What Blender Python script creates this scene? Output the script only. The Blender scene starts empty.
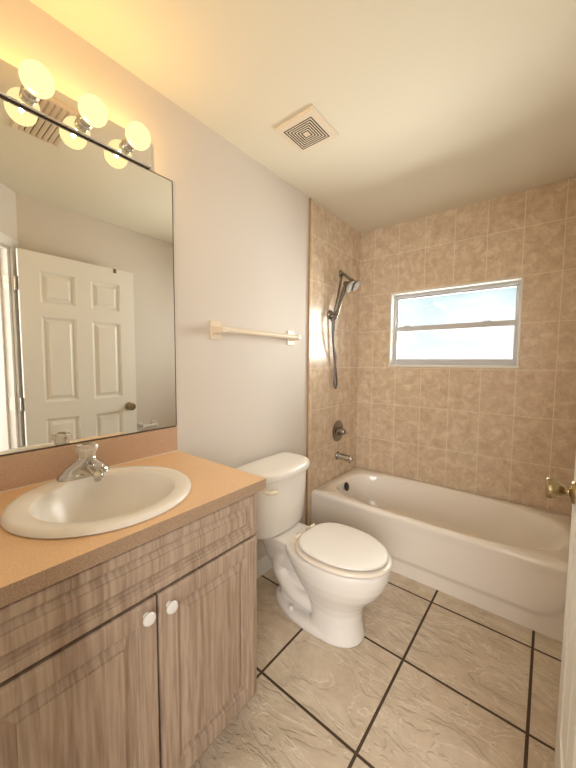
import bpy, bmesh, math, random
from mathutils import Vector, Matrix
random.seed(7)
scene = bpy.context.scene
COL = scene.collection
PI = math.pi

# ------------------------------------------------------------------ camera
CX, CY, CZ = 1.3111, 0.031, 1.318
YAW, PITCH, ROLL, FPX = 0.6743, -0.069, 0.0068, 318.77
cy_, sy_ = math.cos(YAW), math.sin(YAW)
cp_, sp_ = math.cos(PITCH), math.sin(PITCH)
fwd = Vector((-sy_*cp_, cy_*cp_, sp_))
rgt = Vector((cy_, sy_, 0))
upv = rgt.cross(fwd)
cr_, sr_ = math.cos(ROLL), math.sin(ROLL)
rgt, upv = cr_*rgt + sr_*upv, cr_*upv - sr_*rgt
cam_d = bpy.data.cameras.new('camera')
cam_d.sensor_fit = 'HORIZONTAL'
cam_d.sensor_width = 36.0
cam_d.lens = FPX/576*36.0
cam_d.clip_start = 0.01
cam = bpy.data.objects.new('camera', cam_d)
m = Matrix((rgt, upv, -fwd)).transposed().to_4x4()
m.translation = Vector((CX, CY, CZ))
cam.matrix_world = m
COL.objects.link(cam)
scene.camera = cam

# ------------------------------------------------------------------ light and exposure
SKY_STRENGTH = 1.12
HALL_FILL = 40.0
BULB_WATTS = 3.1
BULB_GLOW = 0.86
scene.view_settings.view_transform = 'Standard'
scene.view_settings.look = 'None'
scene.view_settings.exposure = 0.66
scene.view_settings.gamma = 1.0
scene.view_settings.use_curve_mapping = False

world = bpy.data.worlds.new('sky')
scene.world = world
world.use_nodes = True
wn, wl = world.node_tree.nodes, world.node_tree.links
wn.clear()
w_out = wn.new('ShaderNodeOutputWorld')
w_bg = wn.new('ShaderNodeBackground')
w_bg.inputs['Strength'].default_value = SKY_STRENGTH
w_tc = wn.new('ShaderNodeTexCoord')
w_map = wn.new('ShaderNodeMapping'); w_map.inputs['Scale'].default_value = (2.2, 2.2, 5.0)
w_map.inputs['Location'].default_value = (0.4, 0.1, 0.35)
w_no = wn.new('ShaderNodeTexNoise'); w_no.inputs['Scale'].default_value = 1.3; w_no.inputs['Detail'].default_value = 4
w_cr = wn.new('ShaderNodeValToRGB')
w_cr.color_ramp.elements[0].position = 0.36; w_cr.color_ramp.elements[0].color = (0.44, 0.55, 0.575, 1)
w_cr.color_ramp.elements[1].position = 0.54; w_cr.color_ramp.elements[1].color = (0.68, 0.68, 0.69, 1)
wl.new(w_tc.outputs['Generated'], w_map.inputs['Vector']); wl.new(w_map.outputs['Vector'], w_no.inputs['Vector'])
w_sx = wn.new('ShaderNodeSeparateXYZ'); wl.new(w_tc.outputs['Generated'], w_sx.inputs[0])
w_ma = wn.new('ShaderNodeMath'); w_ma.operation = 'MULTIPLY_ADD'; w_ma.inputs[1].default_value = -2.0
w_ad = wn.new('ShaderNodeMath'); w_ad.operation = 'ADD'; w_ad.inputs[1].default_value = 0.19
wl.new(w_no.outputs['Fac'], w_ad.inputs[0]); wl.new(w_sx.outputs['Z'], w_ma.inputs[0]); wl.new(w_ad.outputs[0], w_ma.inputs[2])
wl.new(w_ma.outputs[0], w_cr.inputs['Fac']); wl.new(w_cr.outputs['Color'], w_bg.inputs['Color'])
wl.new(w_bg.outputs['Background'], w_out.inputs['Surface'])

# main room measures (metres): mirror wall x = 0, window wall y = D
W, D, H = 1.53, 2.665, 2.44
YFRONT = -0.16
P1 = Vector((W, 0.62))                 # corner of right wall and the angled doorway wall
DU = Vector((-math.sqrt(.5), -math.sqrt(.5)))   # along the angled wall
DN = Vector((math.sqrt(.5), -math.sqrt(.5)))    # out of the room, into the hall

def uv(u, v):
    p = P1 + DU*u + DN*v
    return (p.x, p.y)

# fill light added behind the camera, outside an invented hall window opening
al = bpy.data.lights.new('hall_fill', 'AREA')
al.shape = 'RECTANGLE'; al.size = 1.3; al.size_y = 1.3
al.energy = HALL_FILL; al.color = (1.0, 0.97, 0.95)
alo = bpy.data.objects.new('hall_fill', al)
px, py = uv(1.15, 1.72)
alo.location = (px, py, 1.45)
alo.rotation_euler = (PI/2, 0, PI/4)
COL.objects.link(alo)
# daylight through the bathroom window
wl_ = bpy.data.lights.new('window_daylight', 'AREA')
wl_.shape = 'RECTANGLE'; wl_.size = 0.84; wl_.size_y = 0.55
wl_.energy = 20.0; wl_.color = (1.0, 0.95, 0.88)
wlo = bpy.data.objects.new('window_daylight', wl_)
wlo.location = (0.738, D + 0.115, 1.59)
wlo.rotation_euler = (-PI/2, 0, 0)
COL.objects.link(wlo)
# ------------------------------------------------------------------ materials
MATS = {}
def mat(name, color, rough=0.5, metal=0.0, spec=0.5, coat=0.0):
    mm = bpy.data.materials.new(name); mm.use_nodes = True
    b = mm.node_tree.nodes['Principled BSDF']
    b.inputs['Base Color'].default_value = (*color, 1)
    b.inputs['Roughness'].default_value = rough
    b.inputs['Metallic'].default_value = metal
    b.inputs['Specular IOR Level'].default_value = spec
    b.inputs['Coat Weight'].default_value = coat
    MATS[name] = mm
    return mm
def nt(mm):
    t = mm.node_tree
    return t, t.nodes, t.links, t.nodes['Principled BSDF']
def srgb(r, g, b):
    f = lambda c: (c/255/12.92) if c/255 <= 0.04045 else ((c/255+0.055)/1.055)**2.4
    return (f(r), f(g), f(b))
def noise(mm, scale, detail=3, vec=None, rough=0.5, mapscale=None, dist=0):
    t, n, l, b = nt(mm)
    tc = n.new('ShaderNodeTexCoord'); mp = n.new('ShaderNodeMapping')
    l.new(vec or tc.outputs['Object'], mp.inputs['Vector'])
    if mapscale: mp.inputs['Scale'].default_value = mapscale
    no = n.new('ShaderNodeTexNoise')
    no.inputs['Scale'].default_value = scale; no.inputs['Detail'].default_value = detail
    no.inputs['Roughness'].default_value = rough; no.inputs['Distortion'].default_value = dist
    l.new(mp.outputs['Vector'], no.inputs['Vector'])
    return no.outputs['Fac']
def ramp(mm, fac, stops):
    t, n, l, b = nt(mm)
    r = n.new('ShaderNodeValToRGB')
    while len(r.color_ramp.elements) < len(stops): r.color_ramp.elements.new(0.5)
    for e, (p, c) in zip(r.color_ramp.elements, stops):
        e.position = p; e.color = (*c, 1)
    l.new(fac, r.inputs['Fac'])
    return r.outputs['Color']
def bump(mm, h, strength, dist=0.002):
    t, n, l, b = nt(mm)
    bp = n.new('ShaderNodeBump'); bp.inputs['Strength'].default_value = strength; bp.inputs['Distance'].default_value = dist
    l.new(h, bp.inputs['Height']); l.new(bp.outputs['Normal'], b.inputs['Normal'])
def mixc(mm, fac, a, bcol, mode='MIX'):
    t, n, l, b = nt(mm)
    mx = n.new('ShaderNodeMix'); mx.data_type = 'RGBA'; mx.blend_type = mode
    if isinstance(fac, (int, float)): mx.inputs['Factor'].default_value = fac
    else: l.new(fac, mx.inputs['Factor'])
    for s, v in ((6, a), (7, bcol)):
        if isinstance(v, tuple): mx.inputs[s].default_value = (*v, 1)
        else: l.new(v, mx.inputs[s])
    return mx.outputs[2]
def setcol(mm, c):
    t, n, l, b = nt(mm); l.new(c, b.inputs['Base Color'])

paint = mat('wall_paint', srgb(224, 216, 207), 0.62, spec=0.3)
bump(paint, noise(paint, 260, 2), 0.10, 0.001)
ceil_m = mat('ceiling_paint', srgb(238, 231, 212), 0.8, spec=0.2)
bump(ceil_m, noise(ceil_m, 180, 2), 0.12, 0.001)
trimw = mat('white_trim_paint', srgb(236, 234, 229), 0.35)
doorw = mat('white_door_paint', srgb(240, 237, 230), 0.38)
bump(doorw, noise(doorw, 60, 3, mapscale=(8, 8, 0.6)), 0.06, 0.001)

def tile_mat(name, axis, off, size, light, dark, grout, rough, mortar, nscale):
    mm = mat(name, light, rough)
    t, n, l, b = nt(mm)
    tc = n.new('ShaderNodeTexCoord'); sx = n.new('ShaderNodeSeparateXYZ'); cx = n.new('ShaderNodeCombineXYZ')
    l.new(tc.outputs['Object'], sx.inputs[0])
    for i, ax in enumerate(axis):
        ma = n.new('ShaderNodeMath'); ma.operation = 'SUBTRACT'; ma.inputs[1].default_value = off[i]
        l.new(sx.outputs[ax], ma.inputs[0]); l.new(ma.outputs[0], cx.inputs[i])
    br = n.new('ShaderNodeTexBrick')
    br.offset = 0.0; br.squash = 1.0
    br.inputs['Scale'].default_value = 1.0
    br.inputs['Brick Width'].default_value = size[0]; br.inputs['Row Height'].default_value = size[1]
    br.inputs['Mortar Size'].default_value = mortar; br.inputs['Mortar Smooth'].default_value = 0.15
    br.inputs['Bias'].default_value = 0.0
    br.inputs['Color1'].default_value = (0.46, 0.46, 0.46, 1); br.inputs['Color2'].default_value = (0.56, 0.56, 0.56, 1)
    l.new(cx.outputs[0], br.inputs['Vector'])
    f1 = noise(mm, nscale, 6, rough=0.65, dist=0.6)
    f2 = noise(mm, nscale*6, 4, rough=0.6)
    c = ramp(mm, f1, [(0.30, dark), (0.52, tuple((a+d)/2 for a, d in zip(light, dark))), (0.68, light)])
    c = mixc(mm, 0.25, c, ramp(mm, f2, [(0.35, dark), (0.65, light)]))
    c = mixc(mm, 0.35, c, br.outputs['Color'], 'OVERLAY')
    c = mixc(mm, br.outputs['Fac'], c, grout)
    setcol(mm, c)
    inv = n.new('ShaderNodeMath'); inv.operation = 'SUBTRACT'; inv.inputs[0].default_value = 1.0
    l.new(br.outputs['Fac'], inv.inputs[1])
    return mm, inv.outputs[0], f1, f2, br.outputs['Fac']
TL, TD, TG = srgb(240, 223, 198), srgb(196, 167, 136), srgb(240, 227, 207)
tile_far, h, f1, f2, _ = tile_mat('wall_tile_window_wall', ('X', 'Z'), (0.146-0.205*3, 0.655-0.31*4), (0.205, 0.31), TL, TD, TG, 0.34, 0.0022, 15)
bump(tile_far, h, 0.25, 0.0015)
tile_side, h, f1, f2, _ = tile_mat('wall_tile_side_wall', ('Y', 'Z'), (1.921-0.195*3, 0.655-0.31*4), (0.195, 0.31), TL, TD, TG, 0.25, 0.0022, 15)
bump(tile_side, h, 0.25, 0.0015)

# slate-look floor tile, laid very slightly off square
FS = 0.4435
FROT = -0.0125
floor_m, h, f1, f2, gf = tile_mat('slate_floor_tile', ('X', 'Y'), (0, 0), (FS, FS), srgb(228, 213, 192), srgb(192, 172, 148), srgb(78, 62, 46), 0.3, 0.0058, 3.2)
t, n, l, b = nt(floor_m)
tc = n.new('ShaderNodeTexCoord')
mp = n.new('ShaderNodeMapping'); mp.inputs['Rotation'].default_value = (0, 0, 0.6); mp.inputs['Scale'].default_value = (1.0, 2.1, 1.0)
l.new(tc.outputs['Object'], mp.inputs['Vector'])
vo = n.new('ShaderNodeTexNoise'); vo.inputs['Scale'].default_value = 3.4; vo.inputs['Detail'].default_value = 10
vo.inputs['Distortion'].default_value = 0.5; vo.inputs['Roughness'].default_value = 0.52
l.new(mp.outputs['Vector'], vo.inputs['Vector'])
def stops(fac, pts):
    rg = n.new('ShaderNodeValToRGB')
    for i in range(len(pts)-2): rg.color_ramp.elements.new(0.5)
    for e, (p, v) in zip(rg.color_ramp.elements, pts):
        e.position = p; e.color = (v, v, v, 1)
    l.new(fac, rg.inputs['Fac'])
    return rg.outputs['Color']
terr = stops(vo.outputs['Fac'], [(0.30, 0.0), (0.395, 0.08), (0.415, 0.32), (0.465, 0.38), (0.487, 0.62), (0.538, 0.68), (0.558, 0.90), (0.65, 1.0)])
vein = stops(vo.outputs['Fac'], [(0.392, 0.0), (0.406, 1.0), (0.416, 0.0), (0.464, 0.0), (0.478, 1.0), (0.488, 0.0), (0.536, 0.0), (0.550, 1.0), (0.560, 0.0)])
ad = n.new('ShaderNodeMath'); ad.operation = 'MULTIPLY_ADD'; ad.inputs[1].default_value = 0.25
l.new(f2, ad.inputs[0]); l.new(terr, ad.inputs[2])
ml = n.new('ShaderNodeMath'); ml.operation = 'MULTIPLY'; l.new(ad.outputs[0], ml.inputs[0]); l.new(h, ml.inputs[1])
bump(floor_m, ml.outputs[0], 0.9, 0.014)
vm = n.new('ShaderNodeMath'); vm.operation = 'MULTIPLY'; l.new(vein, vm.inputs[0]); l.new(h, vm.inputs[1])
vs_ = n.new('ShaderNodeMath'); vs_.operation = 'MULTIPLY'; vs_.inputs[1].default_value = 0.42; l.new(vm.outputs[0], vs_.inputs[0])
base_link = b.inputs['Base Color'].links[0].from_socket
setcol(floor_m, mixc(floor_m, vs_.outputs[0], base_link, srgb(242, 232, 216)))
rr = n.new('ShaderNodeMapRange'); rr.inputs['To Min'].default_value = 0.17; rr.inputs['To Max'].default_value = 0.8
l.new(gf, rr.inputs['Value']); l.new(rr.outputs[0], b.inputs['Roughness'])

hall_floor_m = mat('hall_floor', srgb(178, 158, 134), 0.5)

def wood_mat(name, a, bcol, c, mapscale):
    mm = mat(name, a, 0.42, spec=0.4)
    f1 = noise(mm, 1.0, 5, mapscale=mapscale, rough=0.6, dist=0.4)
    f2 = noise(mm, 1.0, 3, mapscale=tuple(s*4.5 for s in mapscale), rough=0.6)
    col = ramp(mm, f1, [(0.30, bcol), (0.48, a), (0.72, c)])
    col = mixc(mm, 0.45, col, ramp(mm, f2, [(0.36, bcol), (0.6, c)]))
    setcol(mm, col)
    bump(mm, f2, 0.08, 0.0006)
    return mm
wood = wood_mat('pickled_oak_laminate', srgb(172, 150, 130), srgb(132, 109, 91), srgb(194, 174, 156), (2.5, 22, 1.1))
wood_in = mat('cabinet_shadow_gap', srgb(96, 74, 58), 0.7)
lam = mat('speckled_laminate', srgb(214, 170, 132), 0.42, spec=0.45)
f = noise(lam, 420, 2)
setcol(lam, ramp(lam, f, [(0.35, srgb(222, 182, 138)), (0.52, srgb(234, 197, 156)), (0.68, srgb(242, 210, 174))]))
lam_shaded = mat('speckled_laminate_shaded', srgb(196, 160, 132), 0.5, spec=0.4)  # backsplash copy of the top's laminate, shade put into a darker colour
f = noise(lam_shaded, 420, 2)
setcol(lam_shaded, ramp(lam_shaded, f, [(0.35, srgb(188, 154, 128)), (0.52, srgb(204, 171, 145)), (0.68, srgb(216, 186, 162))]))
lam_front_shaded = mat('laminate_front_shaded', srgb(172, 146, 122), 0.5, spec=0.4)  # front edge copy of the laminate, darker again, shade put into its colour
f = noise(lam_front_shaded, 420, 2)
setcol(lam_front_shaded, ramp(lam_front_shaded, f, [(0.35, srgb(154, 128, 104)), (0.52, srgb(172, 146, 122)), (0.68, srgb(188, 164, 142))]))
porc = mat('white_porcelain', srgb(238, 233, 226), 0.26, spec=0.45)
seat_m = mat('bone_plastic', srgb(240, 230, 216), 0.25)
lidm = mat('white_plastic_lid', srgb(242, 238, 232), 0.42)
tub_m = mat('almond_enamel', srgb(246, 238, 228), 0.14, spec=0.5, coat=0.25)
chrome = mat('chrome', (0.60, 0.585, 0.56), 0.09, 1.0)
nickel = mat('brushed_nickel', (0.30, 0.28, 0.25), 0.26, 1.0)
nickel_l = mat('bright_nickel', (0.62, 0.60, 0.56), 0.22, 1.0)
brass = mat('antique_brass', (0.36, 0.28, 0.16), 0.28, 1.0)
dark = mat('dark_hole', (0.012, 0.011, 0.010), 0.7)
rubber = mat('bronze_overflow', (0.06, 0.05, 0.04), 0.3, 0.8)
mir = mat('mirror_silver', (0.86, 0.87, 0.84), 0.005, 1.0)
mir_edge = mat('mirror_edge', (0.10, 0.075, 0.05), 0.3)
plate_m = mat('mirror_polished_plate', (0.82, 0.80, 0.77), 0.06, 1.0)
cream = mat('cream_plastic', srgb(240, 226, 204), 0.3)
knobw = mat('white_ceramic_knob', srgb(240, 238, 235), 0.15, coat=0.3)
alum = mat('white_aluminium', srgb(206, 206, 208), 0.4)
marble = mat('white_marble_sill', srgb(238, 234, 224), 0.35)
edge_tan = mat('tan_tile_edge', srgb(176, 142, 100), 0.5)
face_m = mat('pale_spray_face', srgb(176, 173, 166), 0.3, 0.3)
hose_m = mat('ribbed_steel_hose', (0.26, 0.24, 0.22), 0.35, 1.0)
caulk = mat('white_caulk', srgb(232, 224, 212), 0.6)

acr = mat('clear_acrylic', (1.0, 0.97, 0.9), 0.03)
acr.node_tree.nodes['Principled BSDF'].inputs['Transmission Weight'].default_value = 0.7
acr.node_tree.nodes['Principled BSDF'].inputs['IOR'].default_value = 1.45

glass = bpy.data.materials.new('window_glass'); glass.use_nodes = True
gn, gl = glass.node_tree.nodes, glass.node_tree.links
gn.clear()
go = gn.new('ShaderNodeOutputMaterial'); gm = gn.new('ShaderNodeMixShader'); gt = gn.new('ShaderNodeBsdfTransparent')
gg = gn.new('ShaderNodeBsdfGlossy'); gf_ = gn.new('ShaderNodeFresnel'); gf_.inputs['IOR'].default_value = 1.45
gt.inputs['Color'].default_value = (0.96, 0.985, 0.98, 1); gg.inputs['Roughness'].default_value = 0.02
gl.new(gf_.outputs[0], gm.inputs[0]); gl.new(gt.outputs[0], gm.inputs[1]); gl.new(gg.outputs[0], gm.inputs[2]); gl.new(gm.outputs[0], go.inputs[0])

bulb_m = bpy.data.materials.new('lit_bulb_glass'); bulb_m.use_nodes = True
gn, gl = bulb_m.node_tree.nodes, bulb_m.node_tree.links
gn.clear()
go = gn.new('ShaderNodeOutputMaterial'); gm = gn.new('ShaderNodeMixShader'); gt = gn.new('ShaderNodeBsdfTransparent')
ge = gn.new('ShaderNodeEmission'); ge.inputs['Color'].default_value = (1.0, 0.84, 0.40, 1); ge.inputs['Strength'].default_value = BULB_GLOW
gm.inputs[0].default_value = 0.8
gl.new(gt.outputs[0], gm.inputs[1]); gl.new(ge.outputs[0], gm.inputs[2]); gl.new(gm.outputs[0], go.inputs[0])

# ------------------------------------------------------------------ mesh helpers
class MB:
    def __init__(s): s.v = []; s.f = []; s.mi = []
    def add(s, vs, fs, mi=0):
        o = len(s.v); s.v += [tuple(v) for v in vs]
        for f in fs: s.f.append([i+o for i in f]); s.mi.append(mi)
        return s
    def box(s, a, b, mi=0):
        x0, y0, z0 = a; x1, y1, z1 = b
        return s.add([(x0,y0,z0),(x1,y0,z0),(x1,y1,z0),(x0,y1,z0),(x0,y0,z1),(x1,y0,z1),(x1,y1,z1),(x0,y1,z1)],
                     [(0,3,2,1),(4,5,6,7),(0,1,5,4),(1,2,6,5),(2,3,7,6),(3,0,4,7)], mi)
    def prism(s, pts, z0, z1, mi=0):
        k = len(pts)
        return s.add([(x,y,z0) for x,y in pts]+[(x,y,z1) for x,y in pts],
                     [tuple(range(k-1,-1,-1)), tuple(range(k,2*k))]+[(i,(i+1)%k,k+(i+1)%k,k+i) for i in range(k)], mi)
    def loft(s, rings, cap0=True, cap1=True, mi=0):
        k = len(rings[0]); vs = [p for r in rings for p in r]; fs = []
        for j in range(len(rings)-1):
            for i in range(k):
                i2 = (i+1) % k
                fs.append((j*k+i, j*k+i2, (j+1)*k+i2, (j+1)*k+i))
        if cap0: fs.append(tuple(range(k-1,-1,-1)))
        if cap1: o = (len(rings)-1)*k; fs.append(tuple(range(o, o+k)))
        return s.add(vs, fs, mi)
    def lathe(s, prof, org, axis, n=32, cap0=True, cap1=True, mi=0, squash=None):
        ax = Vector(axis).normalized()
        e1 = ax.orthogonal().normalized(); e2 = ax.cross(e1)
        if squash: e1, e2 = Vector(squash[0]), Vector(squash[1])
        o = Vector(org)
        return s.loft([[o + ax*h + (e1*math.cos(2*PI*i/n)+e2*math.sin(2*PI*i/n))*max(r,1e-5) for i in range(n)] for r, h in prof], cap0, cap1, mi)
    def tube(s, pts, rad, n=12, sub=0, mi=0):
        P = [Vector(p) for p in pts]
        R = list(rad) if hasattr(rad, '__len__') else [rad]*len(P)
        if sub:
            Q, RR = [], []
            for i in range(len(P)-1):
                p0 = P[max(i-1,0)]; p1 = P[i]; p2 = P[i+1]; p3 = P[min(i+2,len(P)-1)]
                for j in range(sub):
                    u = j/sub
                    Q.append(0.5*((2*p1)+(p2-p0)*u+(2*p0-5*p1+4*p2-p3)*u*u+(3*p1-p0-3*p2+p3)*u**3)); RR.append(R[i]*(1-u)+R[i+1]*u)
            Q.append(P[-1]); RR.append(R[-1]); P, R = Q, RR
        rings = []; prev = None
        for i, p in enumerate(P):
            d = (P[min(i+1,len(P)-1)]-P[max(i-1,0)]).normalized()
            e1 = d.orthogonal().normalized() if prev is None else (prev - d*prev.dot(d)).normalized()
            prev = e1; e2 = d.cross(e1)
            rings.append([p+(e1*math.cos(2*PI*k/n)+e2*math.sin(2*PI*k/n))*R[i] for k in range(n)])
        return s.loft(rings, mi=mi)
    def build(s, name, mats, parent=None, smooth=35, bevel=0, seg=2):
        me = bpy.data.meshes.new(name); me.from_pydata(s.v, [], s.f); me.update()
        for mm in (mats if isinstance(mats, (list, tuple)) else [mats]): me.materials.append(mm)
        for p, i in zip(me.polygons, s.mi): p.material_index = i
        bm = bmesh.new(); bm.from_mesh(me); bmesh.ops.recalc_face_normals(bm, faces=bm.faces); bm.to_mesh(me); bm.free()
        if smooth:
            me.polygons.foreach_set('use_smooth', [True]*len(me.polygons))
            me.set_sharp_from_angle(angle=math.radians(smooth))
        o = bpy.data.objects.new(name, me); COL.objects.link(o)
        if bevel:
            md = o.modifiers.new('bevel', 'BEVEL'); md.width = bevel; md.segments = seg; md.limit_method = 'ANGLE'; md.angle_limit = math.radians(40)
        if parent: attach(o, parent)
        return o
def world_loc(o):
    v = Vector(o.location)
    return v if o.parent is None else o.matrix_parent_inverse @ v + world_loc(o.parent) if o.parent else v
def attach(o, parent):
    o.parent = parent
    inv = Matrix.Translation(parent.location)
    o.matrix_parent_inverse = inv.inverted() if parent.type == 'EMPTY' else Matrix.Identity(4)
def tag(o, label, cat, group=None):
    o['label'] = label; o['category'] = cat
    if group: o['group'] = group
    return o
def thing(name, loc, label, cat, group=None):
    o = bpy.data.objects.new(name, None); o.location = loc; o.empty_display_size = 0.05; COL.objects.link(o)
    return tag(o, label, cat, group)
def struct(o):
    o['kind'] = 'structure'; return o
def rect_hole_ring(x0, x1, y0, y1, cx, cy, ang, z):
    out = []
    for a in ang:
        dx, dy = math.cos(a), math.sin(a); t = 1e9
        if dx > 1e-9: t = min(t, (x1-cx)/dx)
        if dx < -1e-9: t = min(t, (x0-cx)/dx)
        if dy > 1e-9: t = min(t, (y1-cy)/dy)
        if dy < -1e-9: t = min(t, (y0-cy)/dy)
        out.append([cx+dx*t, cy+dy*t, z])
    for X in (x0, x1):
        for Y in (y0, y1):
            i = min(range(len(out)), key=lambda k: (out[k][0]-X)**2+(out[k][1]-Y)**2)
            out[i] = [X, Y, z]
    return [tuple(p) for p in out]
def egg(xb, xm, xf, yc, hw, z, n=64, pb=2.0, pf=2.0):
    out = []
    for i in range(n):
        a = 2*PI*i/n; c, sn = math.cos(a), math.sin(a); p = pf if c > 0 else pb
        ax = (xf-xm) if c > 0 else (xm-xb)
        out.append((xm + ax*math.copysign(abs(c)**(2/p), c), yc + hw*math.copysign(abs(sn)**(2/p), sn), z))
    return out
def scale_ring(r, k, z, cx, cy): return [(cx+(x-cx)*k, cy+(y-cy)*k, z) for x, y, _ in r]

# ------------------------------------------------------------------ room shell
fl = MB().prism([(-0.1,YFRONT-0.1),(0.9,YFRONT-0.1),(W+0.1,0.5),(W+0.1,D+0.15),(-0.1,D+0.15)], -0.06, 0.0)
c_, s_ = math.cos(-FROT), math.sin(-FROT)
gx, gy = 0.881, 0.9517
# the mesh is stored in the tile grid's own frame so that the tile pattern sits on the object
fl.v = [((x-gx)*c_-(y-gy)*s_, (x-gx)*s_+(y-gy)*c_, z) for x, y, z in fl.v]
fo = struct(fl.build('floor', floor_m, smooth=0)); fo.location = (gx, gy, 0); fo.rotation_euler = (0, 0, FROT)
struct(MB().prism([(-0.1,YFRONT-0.1),(0.9,YFRONT-0.1),(W+0.1,0.5),(W+0.1,D+0.15),(-0.1,D+0.15)], H, H+0.06).build('ceiling', ceil_m, smooth=0))
struct(MB().box((-0.1,YFRONT-0.1,0),(0,D,H)).build('wall_left', paint, smooth=0))
struct(MB().box((W,0.62,0),(W+0.1,D,H)).build('wall_right', paint, smooth=0))
struct(MB().box((0,YFRONT-0.1,0),(0.78,YFRONT,H)).build('wall_front', paint, smooth=0))
# window wall with its opening
WX0, WX1, WZ0, WZ1 = 0.294, 1.182, 1.290, 1.889
wf = MB()
wf.box((-0.1,D,0),(WX0,D+0.15,H)); wf.box((WX1,D,0),(W+0.1,D+0.15,H)); wf.box((WX0,D,0),(WX1,D+0.15,WZ0)); wf.box((WX0,D,WZ1),(WX1,D+0.15,H))
struct(wf.build('wall_far', tile_far, smooth=0))
# tiled surround on the two side walls
TY = 1.890
ts = MB().box((0.0,TY+0.004,0),(0.010,D,H)); struct(ts.build('wall_left_tile', tile_side, smooth=0))
struct(MB().box((W-0.010,TY+0.004,0),(W,D,H)).build('wall_right_tile', tile_side, smooth=0))
struct(MB().box((0.0,TY-0.002,0),(0.0125,TY+0.006,H)).build('trim_1', edge_tan, smooth=0))
struct(MB().box((W-0.0125,TY-0.002,0),(W,TY+0.006,H)).build('trim_2', edge_tan, smooth=0))
# angled wall with the doorway the camera looks through
U0, U1, DH = 0.085, 0.895, 2.056
def uvbox(mb, u0, u1, v0, v1, z0, z1): return mb.prism([uv(u0,v0),uv(u1,v0),uv(u1,v1),uv(u0,v1)], z0, z1)
wd = MB()
uvbox(wd,0,U0,0,0.11,0,H); uvbox(wd,U1,1.09,0,0.11,0,H); uvbox(wd,U0,U1,0,0.11,DH,H)
struct(wd.build('wall_doorway', paint, smooth=0))
# door casing and jamb (inside face)
tr = MB()
for uu in ((U0-0.068, U0), (U1, U1+0.062)):
    uvbox(tr, uu[0], uu[1], -0.016, 0.0, 0, DH+0.064)
uvbox(tr, U0, U1, -0.016, 0.0, DH, DH+0.064)
struct(tr.build('trim_3', trimw, bevel=0.004))
tj = MB()
uvbox(tj, U0, U0+0.018, 0.0, 0.11, 0, DH); uvbox(tj, U1-0.018, U1, 0.0, 0.11, 0, DH); uvbox(tj, U0+0.018, U1-0.018, 0.0, 0.11, DH-0.018, DH)
uvbox(tj, U0+0.018, U0+0.03, 0.045, 0.085, 0, DH-0.018); uvbox(tj, U1-0.03, U1-0.018, 0.045, 0.085, 0, DH-0.018)
struct(tj.build('trim_4', trimw, bevel=0.002))
# hall beyond the doorway
struct(MB().prism([uv(-1.2,0.0),uv(1.9,0.0),uv(1.9,1.9),uv(-1.2,1.9)], -0.06, -0.001).build('floor_hall', hall_floor_m, smooth=0))
struct(MB().prism([uv(-1.2,0.11),uv(1.9,0.11),uv(1.9,1.9),uv(-1.2,1.9)], H, H+0.06).build('ceiling_hall', ceil_m, smooth=0))
hw = MB()
uvbox(hw,-1.3,-1.2,0,1.9,0,H); uvbox(hw,1.9,2.0,0,1.9,0,H)
uvbox(hw,-1.2,0.48,1.65,1.75,0,H); uvbox(hw,1.82,1.9,1.65,1.75,0,H); uvbox(hw,0.48,1.82,1.65,1.75,0,0.78); uvbox(hw,0.48,1.82,1.65,1.75,2.12,H)  # window opening made up to let the added fill light in
uvbox(hw,-1.2,0,0.05,0.11,0,H); uvbox(hw,1.09,1.9,0.05,0.11,0,H)
struct(hw.build('wall_hall', paint, smooth=0))

# baseboard on the mirror wall, behind the toilet
bb = MB()
prof = [(0.0,0.0),(0.013,0.0),(0.013,0.068),(0.010,0.080),(0.008,0.088),(0.004,0.096),(0.0,0.098)]
def base_run(mb, y0, y1, x=0.0, sgn=1):
    r = [[(x+sgn*a, y0, z) for a, z in prof], [(x+sgn*a, y1, z) for a, z in prof]]
    return mb.loft(r)
struct(base_run(bb, 0.812, TY-0.003).build('baseboard_left', trimw, smooth=25))
struct(base_run(MB(), 0.64, TY-0.003, W, -1).build('baseboard_right', trimw, smooth=25))

# window
win = struct(bpy.data.objects.new('window_1', None)); win.location = ((WX0+WX1)/2, D+0.07, WZ0); COL.objects.link(win)
rv = MB()
rv.box((WX0-0.001,D-0.006,WZ0+0.012),(WX0+0.012,D+0.10,WZ1)); rv.box((WX1-0.012,D-0.006,WZ0+0.012),(WX1+0.001,D+0.10,WZ1)); rv.box((WX0,D-0.006,WZ1-0.012),(WX1,D+0.10,WZ1+0.001))
rv.build('reveal_lining', marble, win, smooth=0, bevel=0.002)
MB().box((WX0-0.004,D-0.010,WZ0-0.006),(WX1+0.004,D+0.10,WZ0+0.012)).build('window_sill', marble, win, smooth=0, bevel=0.003)
fx0, fx1, fz0, fz1 = WX0+0.012, WX1-0.012, WZ0+0.012, WZ1-0.012
FY0, FY1 = D+0.058, D+0.098
fr = MB()
fr.box((fx0,FY0,fz0),(fx0+0.016,FY1,fz1)); fr.box((fx1-0.016,FY0,fz0),(fx1,FY1,fz1)); fr.box((fx0+0.016,FY0,fz0),(fx1-0.016,FY1,fz0+0.022)); fr.box((fx0+0.016,FY0,fz1-0.020),(fx1-0.016,FY1,fz1))
fr.build('window_frame', alum, win, smooth=0, bevel=0.002)
zm = 1.602
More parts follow.
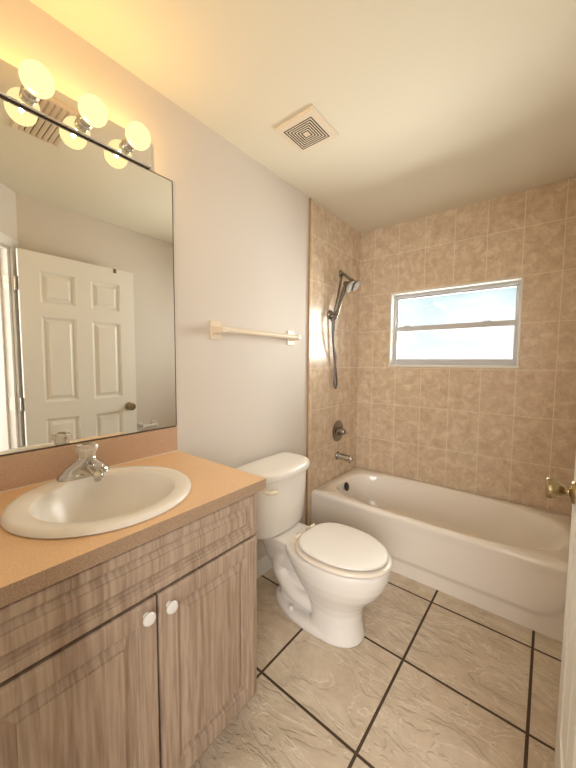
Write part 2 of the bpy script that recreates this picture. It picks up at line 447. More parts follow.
def sash(z0, z1, y0, y1, rb, rt):
    sm = MB(); a, b2 = fx0+0.016, fx1-0.016; w_ = 0.012
    sm.box((a,y0,z0),(a+w_,y1,z1)); sm.box((b2-w_,y0,z0),(b2,y1,z1)); sm.box((a+w_,y0,z0),(b2-w_,y1,z0+rb)); sm.box((a+w_,y0,z1-rt),(b2-w_,y1,z1))
    so = sm.build('sash', alum, win, smooth=0, bevel=0.0015)
    ym = (y0+y1)/2
    g = MB().box((a+w_-0.002,ym-0.002,z0+rb-0.002),(b2-w_+0.002,ym+0.002,z1-rt+0.002)).build('pane', glass, None, smooth=0)
    attach(g, so)
    return so
sash(fz0+0.022, zm+0.016, FY0+0.004, FY0+0.020, 0.024, 0.042)
sash(zm-0.016, fz1-0.020, FY0+0.021, FY1-0.004, 0.026, 0.012)
for xx in (0.42, 0.98):
    MB().box((xx-0.028,FY0-0.006,zm+0.016),(xx+0.028,FY0+0.016,zm+0.022)).build('sash_latch', alum, win, smooth=0, bevel=0.002)

# ------------------------------------------------------------------ vanity cabinet
VY0, VY1, VX = 0.045, 0.806, 0.545
ZT = 0.873
van = thing('vanity_cabinet', (0.27, 0.425, 0), 'pickled oak vanity cabinet with two doors standing under the peach countertop', 'cabinet')
cb = MB()
cb.box((0.002,VY0,0.105),(VX,VY0+0.016,ZT)); cb.box((0.002,VY1-0.016,0.105),(VX,VY1,ZT))
cb.box((0.002,VY0+0.016,0.105),(VX,VY1-0.016,0.121)); cb.box((0.002,VY0+0.016,0.121),(0.012,VY1-0.016,ZT))
cb.box((VX-0.018,VY0+0.016,0.845),(VX,VY1-0.016,ZT)); cb.box((VX-0.010,VY0+0.016,0.121),(VX,VY1-0.016,0.14))
cb.build('body', wood, van, smooth=0, bevel=0.001)
MB().box((0.002,VY0+0.002,0.0),(VX-0.075,VY1-0.002,0.105)).build('toe_kick', wood, van, smooth=0)
def panel_front(y0, y1, z0, z1, prof, x=VX+0.0005):
    def ring(ins, h): return [(x+h,y0+ins,z0+ins),(x+h,y1-ins,z0+ins),(x+h,y1-ins,z1-ins),(x+h,y0+ins,z1-ins)]
    return MB().loft([ring(i, h) for i, h in prof])
TH = 0.019
door_prof = [(0,0),(0,TH-0.006),(0.003,TH-0.002),(0.008,TH),(0.050,TH),(0.0508,TH-0.0035),(0.0548,TH-0.0038),(0.0565,TH-0.006),(0.0590,TH-0.0125),(0.066,TH-0.0135),(0.0685,TH-0.0130),(0.085,TH-0.0045),(0.0858,TH-0.001),(0.089,TH-0.0005)]
draw_prof = [(0,0),(0,TH-0.006),(0.003,TH-0.002),(0.008,TH),(0.026,TH),(0.0267,TH-0.0035),(0.0300,TH-0.0038),(0.0315,TH-0.006),(0.0335,TH-0.0115),(0.039,TH-0.0125),(0.0410,TH-0.0120),(0.0525,TH-0.0045),(0.0532,TH-0.001),(0.056,TH-0.0005)]
def wood_knob(parent, y, z):
    kb = MB().lathe([(0.0080,0),(0.0075,0.003),(0.0068,0.007),(0.0080,0.010),(0.0135,0.0135),(0.0160,0.0165),(0.0162,0.019),(0.0140,0.0225),(0.008,0.0245),(0.001,0.025)], (VX+TH, y, z), (1,0,0), 28, mi=0)
    o = kb.build('knob', knobw, None); attach(o, parent); o['label'] = 'round white knob'
dl = panel_front(0.062, 0.4325, 0.135, 0.7145, door_prof).build('door', wood, van, smooth=0)
dr = panel_front(0.4385, 0.802, 0.135, 0.7145, door_prof).build('door', wood, van, smooth=0)
wood_knob(dl, 0.402, 0.682); wood_knob(dr, 0.464, 0.674)
panel_front(0.062, 0.802, 0.724, 0.868, draw_prof).build('drawer_front', wood, van, smooth=0)

# countertop with a hole for the sink
SX, SY, SR = 0.298, 0.426, 0.243
CT = 0.910
top = thing('countertop', (0.285, 0.43, CT), 'peach speckled laminate countertop with a square front edge on the vanity cabinet', 'countertop')
ang = [2*PI*i/96 for i in range(96)]
hole = lambda z: [(SX+0.205*math.cos(a), SY+0.205*math.sin(a), z) for a in ang]
CB = [0.002, 0.571, 0.015, 0.8376]
ctb = MB()
ctb.loft([hole(CT-0.03), hole(CT), rect_hole_ring(*CB, SX, SY, ang, CT)], False, False, 0)
ctb.loft([rect_hole_ring(*CB, SX, SY, ang, CT), rect_hole_ring(*CB, SX, SY, ang, CT-0.036)], False, False, 1)
ctb.loft([rect_hole_ring(*CB, SX, SY, ang, CT-0.036), hole(CT-0.03)], False, False, 1)
ctb.build('worktop', [lam, lam_front_shaded], top, smooth=30)
bs = MB().box((0.002,0.015,CT),(0.021,0.8376,CT+0.108)).build('backsplash', lam_shaded, top, smooth=0, bevel=0.0015)
bs['label'] = 'upright laminate backsplash along the wall'
MB().box((0.021,0.016,CT),(0.0235,0.837,CT+0.0025)).build('caulk_line', caulk, top, smooth=0)

# sink
sink = thing('sink', (SX, SY, CT), 'round white drop-in sink set into the peach countertop', 'sink')
def circ(r, z, cx=SX, cy=SY, ry=None): return [(cx+r*math.cos(a), cy+(ry or r)*math.sin(a), z) for a in ang]
IX, IY = 0.307, 0.427
rings = [circ(0.200, CT-0.02), circ(SR-0.004, CT+0.001), circ(SR, CT+0.004), circ(SR-0.0015, CT+0.010), circ(SR-0.007, CT+0.015), circ(SR-0.016, CT+0.0165)]
inner = [(0.190,0.190,0.0155),(0.1865,0.187,0.0135),(0.184,0.1845,0.008),(0.179,0.180,-0.005),(0.167,0.172,-0.035),(0.126,0.148,-0.080),(0.102,0.120,-0.110),(0.070,0.082,-0.130),(0.035,0.040,-0.140),(0.022,0.022,-0.142)]
rings += [[(IX-0.02*min(1,max(0,-z/0.14))+a_*(1 if math.cos(a)>0 else 0.92)*math.cos(a), IY+b_*math.sin(a), CT+z) for a in ang] for a_, b_, z in inner]
sb = MB().loft(rings, False, False)
sb.build('basin', porc, sink, smooth=60)
MB().lathe([(0.022,0.0),(0.022,0.002),(0.017,0.003),(0.015,-0.001),(0.001,0.001)], (IX-0.02,IY,CT-0.142), (0,0,1), 24).build('drain', chrome, sink)

# faucet
FX, FYc, FZ = 0.098, 0.432, CT+0.0165
fau = thing('faucet', (FX, FYc, FZ), 'chrome single-handle faucet with clear acrylic knob on the back of the sink', 'faucet')
def sup(cx, cy, rx, ry, z, p=2.4, n=40):
    return [(cx+rx*math.copysign(abs(math.cos(2*PI*i/n))**(2/p), math.cos(2*PI*i/n)), cy+ry*math.copysign(abs(math.sin(2*PI*i/n))**(2/p), math.sin(2*PI*i/n)), z) for i in range(n)]
MB().loft([sup(FX,FYc,0.030,0.080,FZ-0.003),sup(FX,FYc,0.030,0.080,FZ+0.006),sup(FX,FYc,0.029,0.078,FZ+0.012),sup(FX,FYc,0.028,0.070,FZ+0.020,2.1),sup(FX+0.008,FYc,0.030,0.060,FZ+0.034,2),sup(FX+0.017,FYc,0.029,0.043,FZ+0.048,2),sup(FX+0.025,FYc,0.026,0.031,FZ+0.060,2),sup(FX+0.030,FYc,0.022,0.024,FZ+0.069,2),sup(FX+0.032,FYc,0.014,0.014,FZ+0.074,2)]).build('body', chrome, fau, smooth=50)
spr = []
for i in range(9):
    u = i/8; x = FX+0.012+0.112*u; zc = FZ+0.034-0.010*u+0.006*math.sin(PI*u); hw_ = 0.021-0.006*u; hh = 0.017-0.006*u
    spr.append([(x, FYc+hw_*math.cos(2*PI*k/20), zc+hh*math.sin(2*PI*k/20)) for k in range(20)])
spr.append([(FX+0.130, FYc+0.007*math.cos(2*PI*k/20), FZ+0.024+0.006*math.sin(2*PI*k/20)) for k in range(20)])
sp = MB().loft(spr); sp.lathe([(0.0105,0),(0.0105,-0.016),(0.009,-0.018),(0.001,-0.0165)], (FX+0.112,FYc,FZ+0.024), (0,0,1), 20)
sp.build('spout', chrome, fau, smooth=50)
KX = FX+0.034
def facet(r, z, k=0.0, n=32): return [(KX+(r*(1-0.07*(i % 4 == 0)))*math.cos(2*PI*i/n+k), FYc+(r*(1-0.07*(i % 4 == 0)))*math.sin(2*PI*i/n+k), z) for i in range(n)]
MB().loft([facet(0.018,FZ+0.070),facet(0.024,FZ+0.073),facet(0.0265,FZ+0.086),facet(0.0330,FZ+0.102),facet(0.0300,FZ+0.111),facet(0.018,FZ+0.114)]).build('knob', acr, fau, smooth=20)
MB().lathe([(0.013,0),(0.013,0.002),(0.009,0.003),(0.001,0.003)], (KX,FYc,FZ+0.1142), (0,0,1), 20).build('knob_cap', brass, fau)

# mirror
MZ0, MZ1, MY1 = CT+0.110, 2.0995, 0.842
mo = thing('wall_mirror', (0.004, 0.35, MZ0), 'large frameless mirror on the wall above the backsplash', 'mirror')
MB().box((0.001,-0.13,MZ0),(0.0060,MY1,MZ1)).build('glass', mir, mo, smooth=0)
ed = MB(); ed.box((0.001,MY1,MZ0),(0.0068,MY1+0.0035,MZ1)); ed.box((0.001,-0.13,MZ1),(0.0070,MY1+0.0035,MZ1+0.0035)); ed.box((0.001,-0.13,MZ0-0.0015),(0.0085,MY1,MZ0+0.0035))
ed.build('edge_strip', mir_edge, mo, smooth=0)

# vanity light bar
PZ0, PZ1 = 2.1045, 2.203
lamp = thing('vanity_light_bar', (0.0, 0.425, 2.15), 'polished light bar with round glowing bulbs above the mirror', 'lamp')
MB().box((0.001,0.10,PZ0),(0.022,0.742,PZ1)).build('back_plate', plate_m, lamp, smooth=0, bevel=0.003)
BX, BZ, BR = 0.098, 2.148, 0.0435
for yb in (0.197, 0.348, 0.499, 0.650):
    so = MB().lathe([(0.024,0.0),(0.024,0.006),(0.0205,0.008),(0.0205,0.016),(0.0215,0.017),(0.0205,0.019),(0.0205,0.026),(0.0215,0.027),(0.0205,0.029),(0.0205,0.040),(0.017,0.040),(0.016,0.02)], (0.0215,yb,BZ), (1,0,0), 28, True, True).build('socket', nickel_l, lamp)
    pr = [(BR*math.sin(PI*i/20), -BR*math.cos(PI*i/20)) for i in range(3, 21)]
    pr = [(0.0155,-BR-0.004),(0.0155,-BR+0.002)] + pr[1:]
    bo = MB().lathe(pr, (BX,yb,BZ), (1,0,0), 32, True, True).build('bulb', bulb_m, lamp, smooth=70)
    bo['label'] = 'glowing round bulb'
    ld = bpy.data.lights.new('bulb_light', 'POINT'); ld.energy = BULB_WATTS; ld.color = (1.0, 0.57, 0.16); ld.shadow_soft_size = 0.007
    lo = bpy.data.objects.new('bulb_light', ld); lo.location = (BX, yb, BZ); COL.objects.link(lo); attach(lo, lamp)

# ------------------------------------------------------------------ toilet
TYc = 1.366
toi = thing('toilet', (0.45, TYc, 0), 'white two-piece toilet with closed lid standing between vanity and bathtub', 'toilet')
bw = MB()
# bowl and front pedestal
lv = [ # z, back, mid, front, half width, back power
 (0.000,0.44,0.56,0.706,0.118,2.6),(0.012,0.44,0.56,0.708,0.119,2.6),(0.030,0.44,0.56,0.702,0.114,2.6),(0.080,0.44,0.56,0.694,0.108,2.6),
 (0.135,0.43,0.56,0.694,0.108,2.5),(0.175,0.40,0.555,0.708,0.118,2.4),(0.215,0.365,0.55,0.738,0.136,2.2),(0.255,0.345,0.55,0.775,0.156,2.2),
 (0.300,0.32,0.55,0.803,0.173,2.2),(0.345,0.29,0.55,0.818,0.181,2.3),(0.378,0.285,0.55,0.822,0.183,2.4),(0.390,0.287,0.55,0.819,0.180,2.4),(0.394,0.295,0.55,0.810,0.172,2.4)]
bw.loft([egg(b_,m_,f_,TYc,w_,z_,64,p_) for z_,b_,m_,f_,w_,p_ in lv])
# rear deck that carries the tank
def rr(x0, x1, hw_, z, r=5): 
    return egg(x0, (x0+x1)/2, x1, TYc, hw_, z, 48, r, r)
bw.loft([rr(0.13,0.44,0.075,0.225,3.5),rr(0.115,0.46,0.092,0.300,4),rr(0.095,0.46,0.108,0.350,5),rr(0.09,0.46,0.112,0.385,6),rr(0.095,0.455,0.107,0.393,6)])
# trapway: S shaped relief on both sides
for s2 in (1, -1):
    bw.tube([(0.46,TYc+s2*0.055,0.100),(0.40,TYc+s2*0.066,0.108),(0.335,TYc+s2*0.064,0.122),(0.275,TYc+s2*0.054,0.150),(0.235,TYc+s2*0.046,0.195),(0.235,TYc+s2*0.050,0.245),(0.265,TYc+s2*0.056,0.285),(0.30,TYc+s2*0.055,0.32)], [0.036,0.038,0.038,0.038,0.040,0.044,0.042,0.04], 20, 6)
bw.loft([egg(0.215,0.34,0.50,TYc,0.055,0.0,48,3),egg(0.215,0.34,0.50,TYc,0.055,0.12,48,3),egg(0.205,0.34,0.50,TYc,0.055,0.26,48,3)])
# base flange
fp = lambda k, z, d=0.0: [(x, TYc+(y-TYc)*k, z) for x, y, z_ in egg(0.178+d,0.47,0.67-d,TYc,0.124-d,z,64,1.9,2.6)]
bw.loft([fp(1,0.0),fp(1,0.022),fp(0.98,0.034,0.004),fp(0.9,0.040,0.012)])
bo = bw.build('bowl', porc, toi, smooth=50)
rm = bo.modifiers.new('remesh', 'REMESH'); rm.mode = 'VOXEL'; rm.voxel_size = 0.005; rm.use_smooth_shade = True
sm = bo.modifiers.new('smooth', 'SMOOTH'); sm.factor = 0.5; sm.iterations = 8
for s2 in (1, -1):
    MB().lathe([(0.0155,0.0),(0.0155,0.006),(0.0135,0.012),(0.008,0.017),(0.001,0.0185)], (0.345,TYc+s2*0.088,0.036), (0,0,1), 24).build('bolt_cap', porc, toi)
# tank
def tank_ring(x0, x1, hw_, z, bow=0.0, n=64):
    out = []
    for x, y, _ in egg(x0, (x0+x1)/2, x1, 0, hw_, z, n, 7, 4.5):
        if x > (x0+x1)/2: x -= bow*(y/hw_)**2
        out.append((x, TYc+y, z))
    return out
tk = MB().loft([tank_ring(0.075,0.235,0.165,0.396,0.02),tank_ring(0.055,0.262,0.192,0.402,0.03),tank_ring(0.05,0.268,0.199,0.415,0.032),tank_ring(0.042,0.276,0.209,0.55,0.034),tank_ring(0.034,0.284,0.219,0.703,0.036)])
tk.build('tank', porc, toi, smooth=45)
MB().loft([tank_ring(0.032,0.288,0.224,0.702,0.038),tank_ring(0.026,0.298,0.232,0.706,0.040),tank_ring(0.024,0.301,0.235,0.716,0.040),tank_ring(0.024,0.301,0.235,0.730,0.040),tank_ring(0.028,0.297,0.231,0.741,0.040),tank_ring(0.040,0.284,0.220,0.748,0.038),tank_ring(0.07,0.25,0.19,0.750,0.03)]).build('tank_lid', porc, toi, smooth=50)
# flush lever
lvv = MB().lathe([(0.012,0),(0.012,0.006),(0.008,0.009),(0.001,0.010)], (0.262,1.176,0.668), (1,-0.25,0), 20)
lvv.tube([(0.276,1.170,0.668),(0.288,1.180,0.667),(0.293,1.205,0.664),(0.293,1.224,0.661)], [0.009,0.011,0.0125,0.008], 12, 4)
o = lvv.build('flush_lever', cream, toi); o['label'] = 'small cream flush lever'
# seat ring, lid, hinges
def seat_ring(d, z): return egg(0.366+d, 0.57, 0.830-d, TYc, 0.187-d, z, 72, 2.7, 2.0)
SZ = 0.4015
MB().loft([seat_ring(0.06,SZ+0.002),seat_ring(0.006,SZ),seat_ring(0.001,SZ+0.004),seat_ring(0,SZ+0.010),seat_ring(0.003,SZ+0.016),seat_ring(0.010,SZ+0.0185),seat_ring(0.055,SZ+0.0185),seat_ring(0.063,SZ+0.012),seat_ring(0.06,SZ+0.002)], False, False).build('seat', seat_m, toi, smooth=60)
def lid_ring(d, z): return egg(0.386+d, 0.575, 0.812-d, TYc-0.002, 0.172-d, z, 72, 2.8, 2.0)
LZ = SZ+0.0270
MB().loft([lid_ring(0.012,LZ),lid_ring(0.003,LZ+0.0005),lid_ring(0,LZ+0.004),lid_ring(0.001,LZ+0.009),lid_ring(0.005,LZ+0.0125),lid_ring(0.012,LZ+0.0140),lid_ring(0.06,LZ+0.0155),lid_ring(0.12,LZ+0.016)]).build('lid', lidm, toi, smooth=60)
for s2 in (1, -1):
    hb = MB().box((0.334,TYc+s2*0.066-0.014,SZ-0.008),(0.372,TYc+s2*0.066+0.014,SZ+0.010))
    hb.tube([(0.366,TYc+s2*0.066-0.022,SZ+0.020),(0.366,TYc+s2*0.066+0.022,SZ+0.020)], 0.010, 14)
    hb.build('hinge', cream, toi, bevel=0.002)
MB().box((0.316,TYc-0.012,0.3935),(0.3175,TYc+0.012,0.3945)).build('deck_mark', nickel, toi, smooth=0)

# ------------------------------------------------------------------ bathtub
BY0, BY1, BX0, BX1, TZ = 1.9417, D-0.003, 0.0125, W-0.0125, 0.374
tub = thing('bathtub', ((BX0+BX1)/2, (BY0+BY1)/2, 0), 'almond enamel alcove bathtub set against the tiled window wall', 'bathtub')
N = 128
angs = [2*PI*i/N for i in range(N)]
icx, icy = (0.095+1.462)/2, (1.985+2.600)/2
ia, ib = (1.462-0.095)/2, (2.600-1.985)/2
def stad(dx0, dx1, dy, z):
    # long rounded opening, rounder towards the sloping back-rest end
    out = []
    for a in angs:
        c, s3 = math.cos(a), math.sin(a)
        p = 3.4 if c < 0 else 3.0
        ax = (ia-dx1) if c > 0 else (ia-dx0)
        out.append((icx+ax*math.copysign(abs(c)**(2/p), c), icy+(ib-dy)*math.copysign(abs(s3)**(2/p), s3), z))
    return out
oang = [math.atan2(p[1]-icy, p[0]-icx) for p in stad(0, 0, 0, 0)]
def outer(d, z): return [(max(BX0+d,min(BX1-d,p[0])), max(BY0+d,min(BY1-d,p[1])), z) for p in rect_hole_ring(BX0+d,BX1-d,BY0+d,BY1-d,icx,icy,oang,z)]
rings = [outer(0.010,0.30), outer(0.001,0.335), outer(0.0,0.350), outer(0.002,0.360), outer(0.006,0.366), outer(0.013,TZ),
         stad(-0.012,-0.012,-0.012,TZ), stad(-0.004,-0.004,-0.004,TZ-0.002), stad(0.003,0.004,0.002,TZ-0.008), stad(0.008,0.012,0.006,TZ-0.022),
         stad(0.018,0.05,0.016,TZ-0.08), stad(0.032,0.12,0.030,TZ-0.16), stad(0.050,0.19,0.050,TZ-0.235), stad(0.078,0.25,0.078,TZ-0.280), stad(0.12,0.31,0.115,TZ-0.302), stad(0.22,0.42,0.19,TZ-0.310)]
tb = MB().loft(rings, False, True)
tb.build('basin', tub_m, tub, smooth=60)
# apron with its embossed panel
ap = MB(); NX, NZ = 150, 44
vs = []
def sst(a, b, x): 
    t_ = max(0, min(1, (x-a)/(b-a))); return t_*t_*(3-2*t_)
for j in range(NZ+1):
    for i in range(NX+1):
        x = BX0 + (BX1-BX0)*i/NX; z = 0.352*j/NZ
        # distance to the panel outline (rounded lower corners)
        r = 0.14; xa, xb, zb = BX0-0.3, BX1-0.055, 0.088
        qx = max(xa+r-x, x-(xb-r), 0); qz = max(zb+r-z, 0)
        if qx > 0 and qz > 0: dd = r-math.hypot(qx, qz)
        else: dd = min(x-xa, xb-x, z-zb)
        hgt = sst(-0.012, 0.028, dd)
        y = BY0 + 0.018 - 0.014*hgt - 0.004*sst(0.30,0.35,z)
        vs.append((x, y, z))
fs = [(j*(NX+1)+i, j*(NX+1)+i+1, (j+1)*(NX+1)+i+1, (j+1)*(NX+1)+i) for j in range(NZ) for i in range(NX)]
k = len(vs)
ap.add(vs, fs)
ap.add([(BX0,BY0+0.018,0),(BX1,BY0+0.018,0),(BX1,BY0+0.05,0),(BX0,BY0+0.05,0),(BX0,BY0+0.05,0.34),(BX1,BY0+0.05,0.34)], [(0,1,2,3),(3,2,5,4)])
ap.build('apron', tub_m, tub, smooth=60)
MB().lathe([(0.034,0.0),(0.034,0.004),(0.030,0.008),(0.015,0.010),(0.001,0.0105)], (0.117,2.290,0.318), (1,0,0.28), 28).build('overflow_plate', rubber, tub)
MB().lathe([(0.030,0.0),(0.030,0.003),(0.022,0.004),(0.018,0.002),(0.001,0.002)], (0.36,icy,TZ-0.3095), (0,0,1), 24).build('drain', nickel, tub)

# ------------------------------------------------------------------ shower fittings
SYc = 2.322
arm = thing('overhead_shower', (0.01, SYc, 2.02), 'dark nickel shower arm with chrome-faced head high on the tiled wall', 'shower head')
MB().lathe([(0.031,0.0),(0.031,0.004),(0.026,0.011),(0.016,0.016),(0.011,0.018)], (0.0101,SYc,2.022), (1,0,0), 28).build('flange', nickel, arm)
MB().tube([(0.012,SYc,2.022),(0.040,SYc,2.016),(0.070,SYc,1.992),(0.118,SYc+0.004,1.948)], 0.0118, 14, 5).build('pipe', nickel, arm)
MB().lathe([(0.013,0),(0.016,0.006),(0.016,0.024),(0.011,0.030)], (0.098,SYc+0.002,1.967), (0.72,0.05,-0.69), 20).build('diverter', nickel, arm)
def shower_face(parent, org, ax, R):
    MB().lathe([(0.015,-0.014),(0.021,0.002),(0.030,0.018),(R*0.88,0.036),(R,0.044),(R,0.050)], org, ax, 32, True, False).build('head_shell', nickel, parent)
    A = Vector(ax).normalized(); o2 = Vector(org)+A*0.050
    MB().lathe([(R,-0.001),(R*0.97,0.004),(R*0.86,0.006),(R*0.80,0.003),(R*0.55,0.002),(R*0.5,0.006),(R*0.2,0.007),(0.001,0.006)], o2, ax, 32, False, True).build('spray_face', face_m, parent)
shower_face(arm, (0.106,SYc+0.006,1.940), (0.80,0.12,-0.58), 0.044)
br = thing('shower_wall_bracket', (0.01, 2.172, 1.682), 'round dark nickel wall bracket holding the shower handle on the tiles', 'bracket')
MB().lathe([(0.035,0.0),(0.035,0.005),(0.031,0.014),(0.018,0.022),(0.011,0.026)], (0.0101,2.166,1.682), (1,0,0), 28).build('wall_plate', nickel, br)
bk = MB().tube([(0.028,2.166,1.682),(0.045,2.170,1.682),(0.056,2.168,1.684)], 0.009, 14, 3)
bk.lathe([(0.0155,-0.016),(0.0175,-0.014),(0.0175,0.014),(0.0155,0.016)], (0.072,2.168,1.686), (0.06,0.42,0.9), 22)
bk.build('holder', nickel, br)
MB().tube([(0.0180,2.166,1.656),(0.024,2.166,1.644),(0.026,2.166,1.632)], [0.007,0.006,0.007], 12, 3).build('tightening_knob', nickel, br)
hs = thing('hand_shower', (0.075, 2.19, 1.70), 'dark nickel hand shower with long looping hose hung in the wall bracket', 'hand shower')
MB().tube([(0.069,2.150,1.640),(0.072,2.168,1.686),(0.076,2.205,1.765),(0.080,2.245,1.850),(0.088,2.276,1.918)], [0.012,0.014,0.0145,0.016,0.020], 16, 5).build('handle', nickel, hs)
shower_face(hs, (0.082,2.276,1.926), (0.80,0.08,-0.58), 0.050)
MB().tube([(0.069,2.149,1.641),(0.064,2.146,1.58),(0.052,2.160,1.46),(0.040,2.200,1.345),(0.034,2.236,1.24),(0.034,2.252,1.165),(0.034,2.243,1.118),(0.034,2.224,1.120),(0.034,2.212,1.165),(0.036,2.212,1.26),(0.040,2.214,1.36),(0.034,2.190,1.46),(0.030,2.176,1.58),(0.036,2.178,1.66),(0.044,2.190,1.74),(0.044,2.225,1.82),(0.034,2.270,1.91),(0.030,2.300,1.975),(0.031,2.312,1.998)], 0.0078, 10, 7).build('hose', hose_m, hs)
va = thing('shower_valve', (0.01, SYc, 0.755), 'round dark nickel shower valve plate with lever on the tiles above the tub spout', 'valve')
MB().lathe([(0.088,0.0),(0.088,0.003),(0.080,0.009),(0.060,0.012),(0.045,0.010),(0.040,0.012),(0.036,0.016)], (0.0101,SYc,0.752), (1,0,0), 44).build('escutcheon', nickel, va)
MB().lathe([(0.034,0.0),(0.032,0.014),(0.026,0.030),(0.024,0.046),(0.019,0.052),(0.001,0.054)], (0.024,SYc,0.752), (1,0,0), 28).build('hub', nickel, va)
MB().tube([(0.058,SYc+0.002,0.752),(0.064,SYc+0.030,0.744),(0.066,SYc+0.062,0.730)], [0.013,0.010,0.008], 14, 4).build('lever', nickel_l, va)
ts_ = thing('tub_spout', (0.01, SYc, 0.545), 'nickel tub spout on the tiled wall over the bathtub corner', 'spout')
sp = []
for i in range(12):
    u = i/11; x = 0.0105+0.132*u; rz = 0.029-0.005*u; ry = 0.028-0.005*u; zc = 0.546-0.006*u*u
    sp.append([(x, SYc+ry*math.cos(2*PI*q/24), zc+rz*math.sin(2*PI*q/24)*(1.0 if math.sin(2*PI*q/24) > 0 else 1+0.30*u*u)) for q in range(24)])
sp.append([(0.150, SYc+0.016*math.cos(2*PI*q/24), 0.540+0.019*math.sin(2*PI*q/24)) for q in range(24)])
MB().loft(sp).build('body', nickel_l, ts_, smooth=50)
MB().lathe([(0.034,0),(0.034,0.006),(0.030,0.012),(0.026,0.013)], (0.0101,SYc,0.546), (1,0,0), 28).build('collar', nickel, ts_)
MB().lathe([(0.013,0.0),(0.013,-0.006),(0.010,-0.007),(0.001,-0.005)], (0.128,SYc,0.515), (0,0,1), 20).build('outlet', nickel, ts_)

# ------------------------------------------------------------------ towel bar
tbz = 1.476
tw = thing('towel_bar', (0.0, 1.38, tbz), 'cream plastic towel bar on the painted wall above the toilet', 'towel bar')
for yy in (1.075, 1.690):
    MB().box((0.0,yy-0.034,tbz-0.047),(0.0085,yy+0.034,tbz+0.047)).build('mounting_plate', cream, tw, smooth=0, bevel=0.0025)
    def sq(x, a, b_): return [(x,yy-a,tbz-b_),(x,yy+a,tbz-b_),(x,yy+a,tbz+b_),(x,yy-a,tbz+b_)]
    MB().loft([sq(0.0072,0.022,0.021),sq(0.020,0.019,0.018),(sq(0.040,0.0165,0.0165)),sq(0.075,0.015,0.0155),sq(0.080,0.012,0.013)]).build('post', cream, tw, smooth=0, bevel=0.002)
MB().tube([(0.062,1.080,tbz),(0.062,1.685,tbz)], 0.014, 20).build('bar', cream, tw)

# ------------------------------------------------------------------ ceiling vent
vn = thing('ceiling_vent', (0.357, 1.358, H), 'square cream exhaust fan grille with concentric slots on the ceiling', 'vent')
vx, vy, vh = 0.357, 1.358, 0.112
def sqr(h_, z): return [(vx-h_,vy-h_,z),(vx+h_,vy-h_,z),(vx+h_,vy+h_,z),(vx-h_,vy+h_,z)]
cv = MB()
cv.loft([sqr(vh,H-0.0005),sqr(vh,H-0.008),sqr(vh-0.004,H-0.013),sqr(vh-0.031,H-0.016),sqr(vh-0.031,H-0.0142)], False, False)
k = vh-0.031
step = (k-0.010)/6.0
for i in range(6):
    o_ = k-step*i-step*0.58; i_ = k-step*(i+1)
    cv.loft([sqr(o_,H-0.0142),sqr(o_,H-0.016),sqr(i_,H-0.016),sqr(i_,H-0.0142)], False, i == 5)
cv.box((vx-0.0105,vy-0.0105,H-0.016),(vx+0.0105,vy+0.0105,H-0.0142))
cv.build('grille', cream, vn, smooth=0)
MB().add(sqr(k+0.002, H-0.0150), [(0,1,2,3)]).build('duct_opening', dark, vn, smooth=0)

# louvred ceiling register over the doorway (seen in the mirror)
rgx, rgy, rha, rhb = 0.590, 0.555, 0.165, 0.105
rgt_ = thing('ceiling_register', (rgx, rgy, H), 'louvred cream ceiling register seen in the mirror beneath the glowing bulbs', 'vent')
rm_ = MB()
def rq(a, b_, z): return [(rgx-a,rgy-b_,z),(rgx+a,rgy-b_,z),(rgx+a,rgy+b_,z),(rgx-a,rgy+b_,z)]
rm_.loft([rq(rha,rhb,H-0.0005),rq(rha,rhb,H-0.006),rq(rha-0.006,rhb-0.006,H-0.010),rq(rha-0.024,rhb-0.024,H-0.011),rq(rha-0.024,rhb-0.024,H-0.004)], False, False)
rm_.build('frame', cream, rgt_, smooth=0)
MB().add(rq(rha-0.022, rhb-0.022, H-0.0022), [(0,1,2,3)]).build('duct_opening', dark, rgt_, smooth=0)
for i in range(7):
    yy = rgy - (rhb-0.024) + 0.010 + i*(2*(rhb-0.024)-0.02)/6
    MB().add([(rgx-rha+0.024,yy-0.008,H-0.004),(rgx+rha-0.024,yy-0.008,H-0.004),(rgx+rha-0.024,yy+0.006,H-0.0155),(rgx-rha+0.024,yy+0.006,H-0.0155),
              (rgx-rha+0.024,yy-0.0065,H-0.0032),(rgx+rha-0.024,yy-0.0065,H-0.0032),(rgx+rha-0.024,yy+0.0075,H-0.0147),(rgx-rha+0.024,yy+0.0075,H-0.0147)],
             [(0,1,2,3),(4,5,6,7),(0,1,5,4),(1,2,6,5),(2,3,7,6),(3,0,4,7)]).build('louver', cream, rgt_, smooth=0)

# ------------------------------------------------------------------ passage door, open against the right wall
DX0, DX1, DY0, DY1, DZ0, DZ1 = 1.402, 1.437, 0.588, 1.338, 0.012, 2.045
dr_ = struct(bpy.data.objects.new('door_1', None)); dr_.location = (1.425, 0.575, 0); COL.objects.link(dr_)
ycut = [DY0, DY0+0.112, DY0+0.322, DY0+0.427, DY0+0.637, DY1]
zcut = [DZ0, 0.215, 0.905, 1.025, 1.618, 1.712, 1.926, DZ1]
slab = MB()
for (xf, sg) in ((DX0, 1), (DX1, -1)):
    for i in range(5):
        for j in range(7):
            y0, y1, z0, z1 = ycut[i], ycut[i+1], zcut[j], zcut[j+1]
            if i in (1, 3) and j in (1, 3, 5):
                def rg_(ins, dep): return [(xf+sg*dep,y0+ins,z0+ins),(xf+sg*dep,y1-ins,z0+ins),(xf+sg*dep,y1-ins,z1-ins),(xf+sg*dep,y0+ins,z1-ins)]
                slab.loft([rg_(0,0),rg_(0.002,0.005),rg_(0.006,0.0065),rg_(0.012,0.0125),rg_(0.017,0.0145),rg_(0.022,0.0145),rg_(0.042,0.004),rg_(0.044,0.002)], False, True)
            else:
                slab.add([(xf,y0,z0),(xf,y1,z0),(xf,y1,z1),(xf,y0,z1)], [(0,1,2,3)])
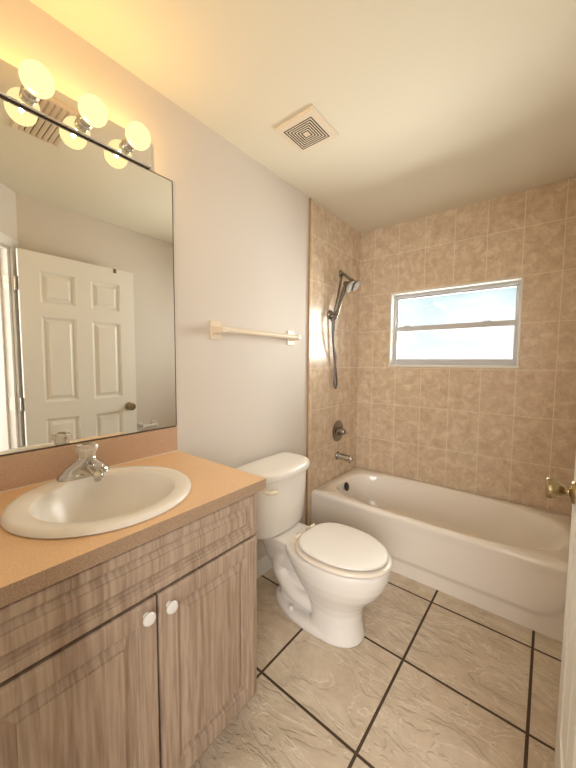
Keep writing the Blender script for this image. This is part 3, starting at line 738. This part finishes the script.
slab.add([(DX0,DY0,DZ0),(DX1,DY0,DZ0),(DX1,DY1,DZ0),(DX0,DY1,DZ0),(DX0,DY0,DZ1),(DX1,DY0,DZ1),(DX1,DY1,DZ1),(DX0,DY1,DZ1)], [(0,1,5,4),(2,3,7,6),(0,3,2,1),(4,5,6,7),(1,2,6,5)][:2]+[(0,3,2,1),(4,5,6,7)])
slab.build('door_leaf', doorw, dr_, smooth=0)
KY, KZ = 1.272, 0.940
def dknob(x, sg):
    o = MB().lathe([(0.0335,0.0),(0.0335,0.003),(0.030,0.008),(0.021,0.011),(0.0130,0.014),(0.0122,0.020),(0.0145,0.026),(0.0225,0.034),(0.0280,0.042),(0.0305,0.052),(0.0310,0.060),(0.0290,0.066),(0.020,0.068),(0.001,0.0685)], (x,KY,KZ), (sg,0,0), 36).build('door_knob', brass, dr_)
    o['label'] = 'antique brass round knob'
dknob(DX0-0.0003, -1); dknob(DX1+0.0003, 1)
MB().box((DX0+0.005,DY1-0.0005,KZ-0.028),(DX1-0.005,DY1+0.0012,KZ+0.028)).build('latch_plate', brass, dr_, smooth=0)
for hz in (0.25, 1.02, 1.825):
    hb = MB().lathe([(0.006,-0.045),(0.006,0.045)], (DX1+0.004,DY0-0.012,hz), (0,0,1), 14)
    hb.box((DX0+0.004,DY0-0.0018,hz-0.045),(DX1,DY0+0.0005,hz+0.045))
    hb.add([(*uv(U0+0.0185,0.0),hz-0.045),(*uv(U0+0.0185,0.032),hz-0.045),(*uv(U0+0.0185,0.032),hz+0.045),(*uv(U0+0.0185,0.0),hz+0.045),(*uv(U0+0.0165,0.0),hz-0.045),(*uv(U0+0.0165,0.032),hz-0.045),(*uv(U0+0.0165,0.032),hz+0.045),(*uv(U0+0.0165,0.0),hz+0.045)],
           [(0,1,2,3),(4,5,6,7),(0,1,5,4),(1,2,6,5),(2,3,7,6),(3,0,4,7)])
    hb.build('hinge', nickel_l, dr_)
# small hook over the top edge of the door (seen in the mirror)
hk = MB(); hk.box((DX0-0.002,1.180,DZ1-0.032),(DX0-0.0005,1.202,DZ1+0.0015)); hk.box((DX0-0.002,1.180,DZ1+0.0004),(DX1+0.002,1.202,DZ1+0.0018)); hk.box((DX1+0.0005,1.180,DZ1-0.032),(DX1+0.002,1.202,DZ1+0.0015))
tag(hk.build('door_hook', nickel, smooth=0), 'small metal hook over the top of the white door, seen in the mirror', 'hook')

# toilet roll holder on the right wall (seen in the mirror)
tp = thing('toilet_roll_holder', (W, 1.49, 0.735), 'white toilet roll holder low on the wall past the door, seen in the mirror', 'toilet roll holder')
for yy in (1.425, 1.555):
    MB().box((W-0.008,yy-0.018,0.700),(W,yy+0.018,0.765)).build('mounting_plate', knobw, tp, smooth=0, bevel=0.003)
    MB().box((W-0.075,yy-0.008,0.718),(W-0.0075,yy+0.008,0.748)).build('post', knobw, tp, smooth=0, bevel=0.004)
MB().tube([(W-0.062,1.430,0.735),(W-0.062,1.550,0.735)], 0.011, 18).build('roller', knobw, tp)
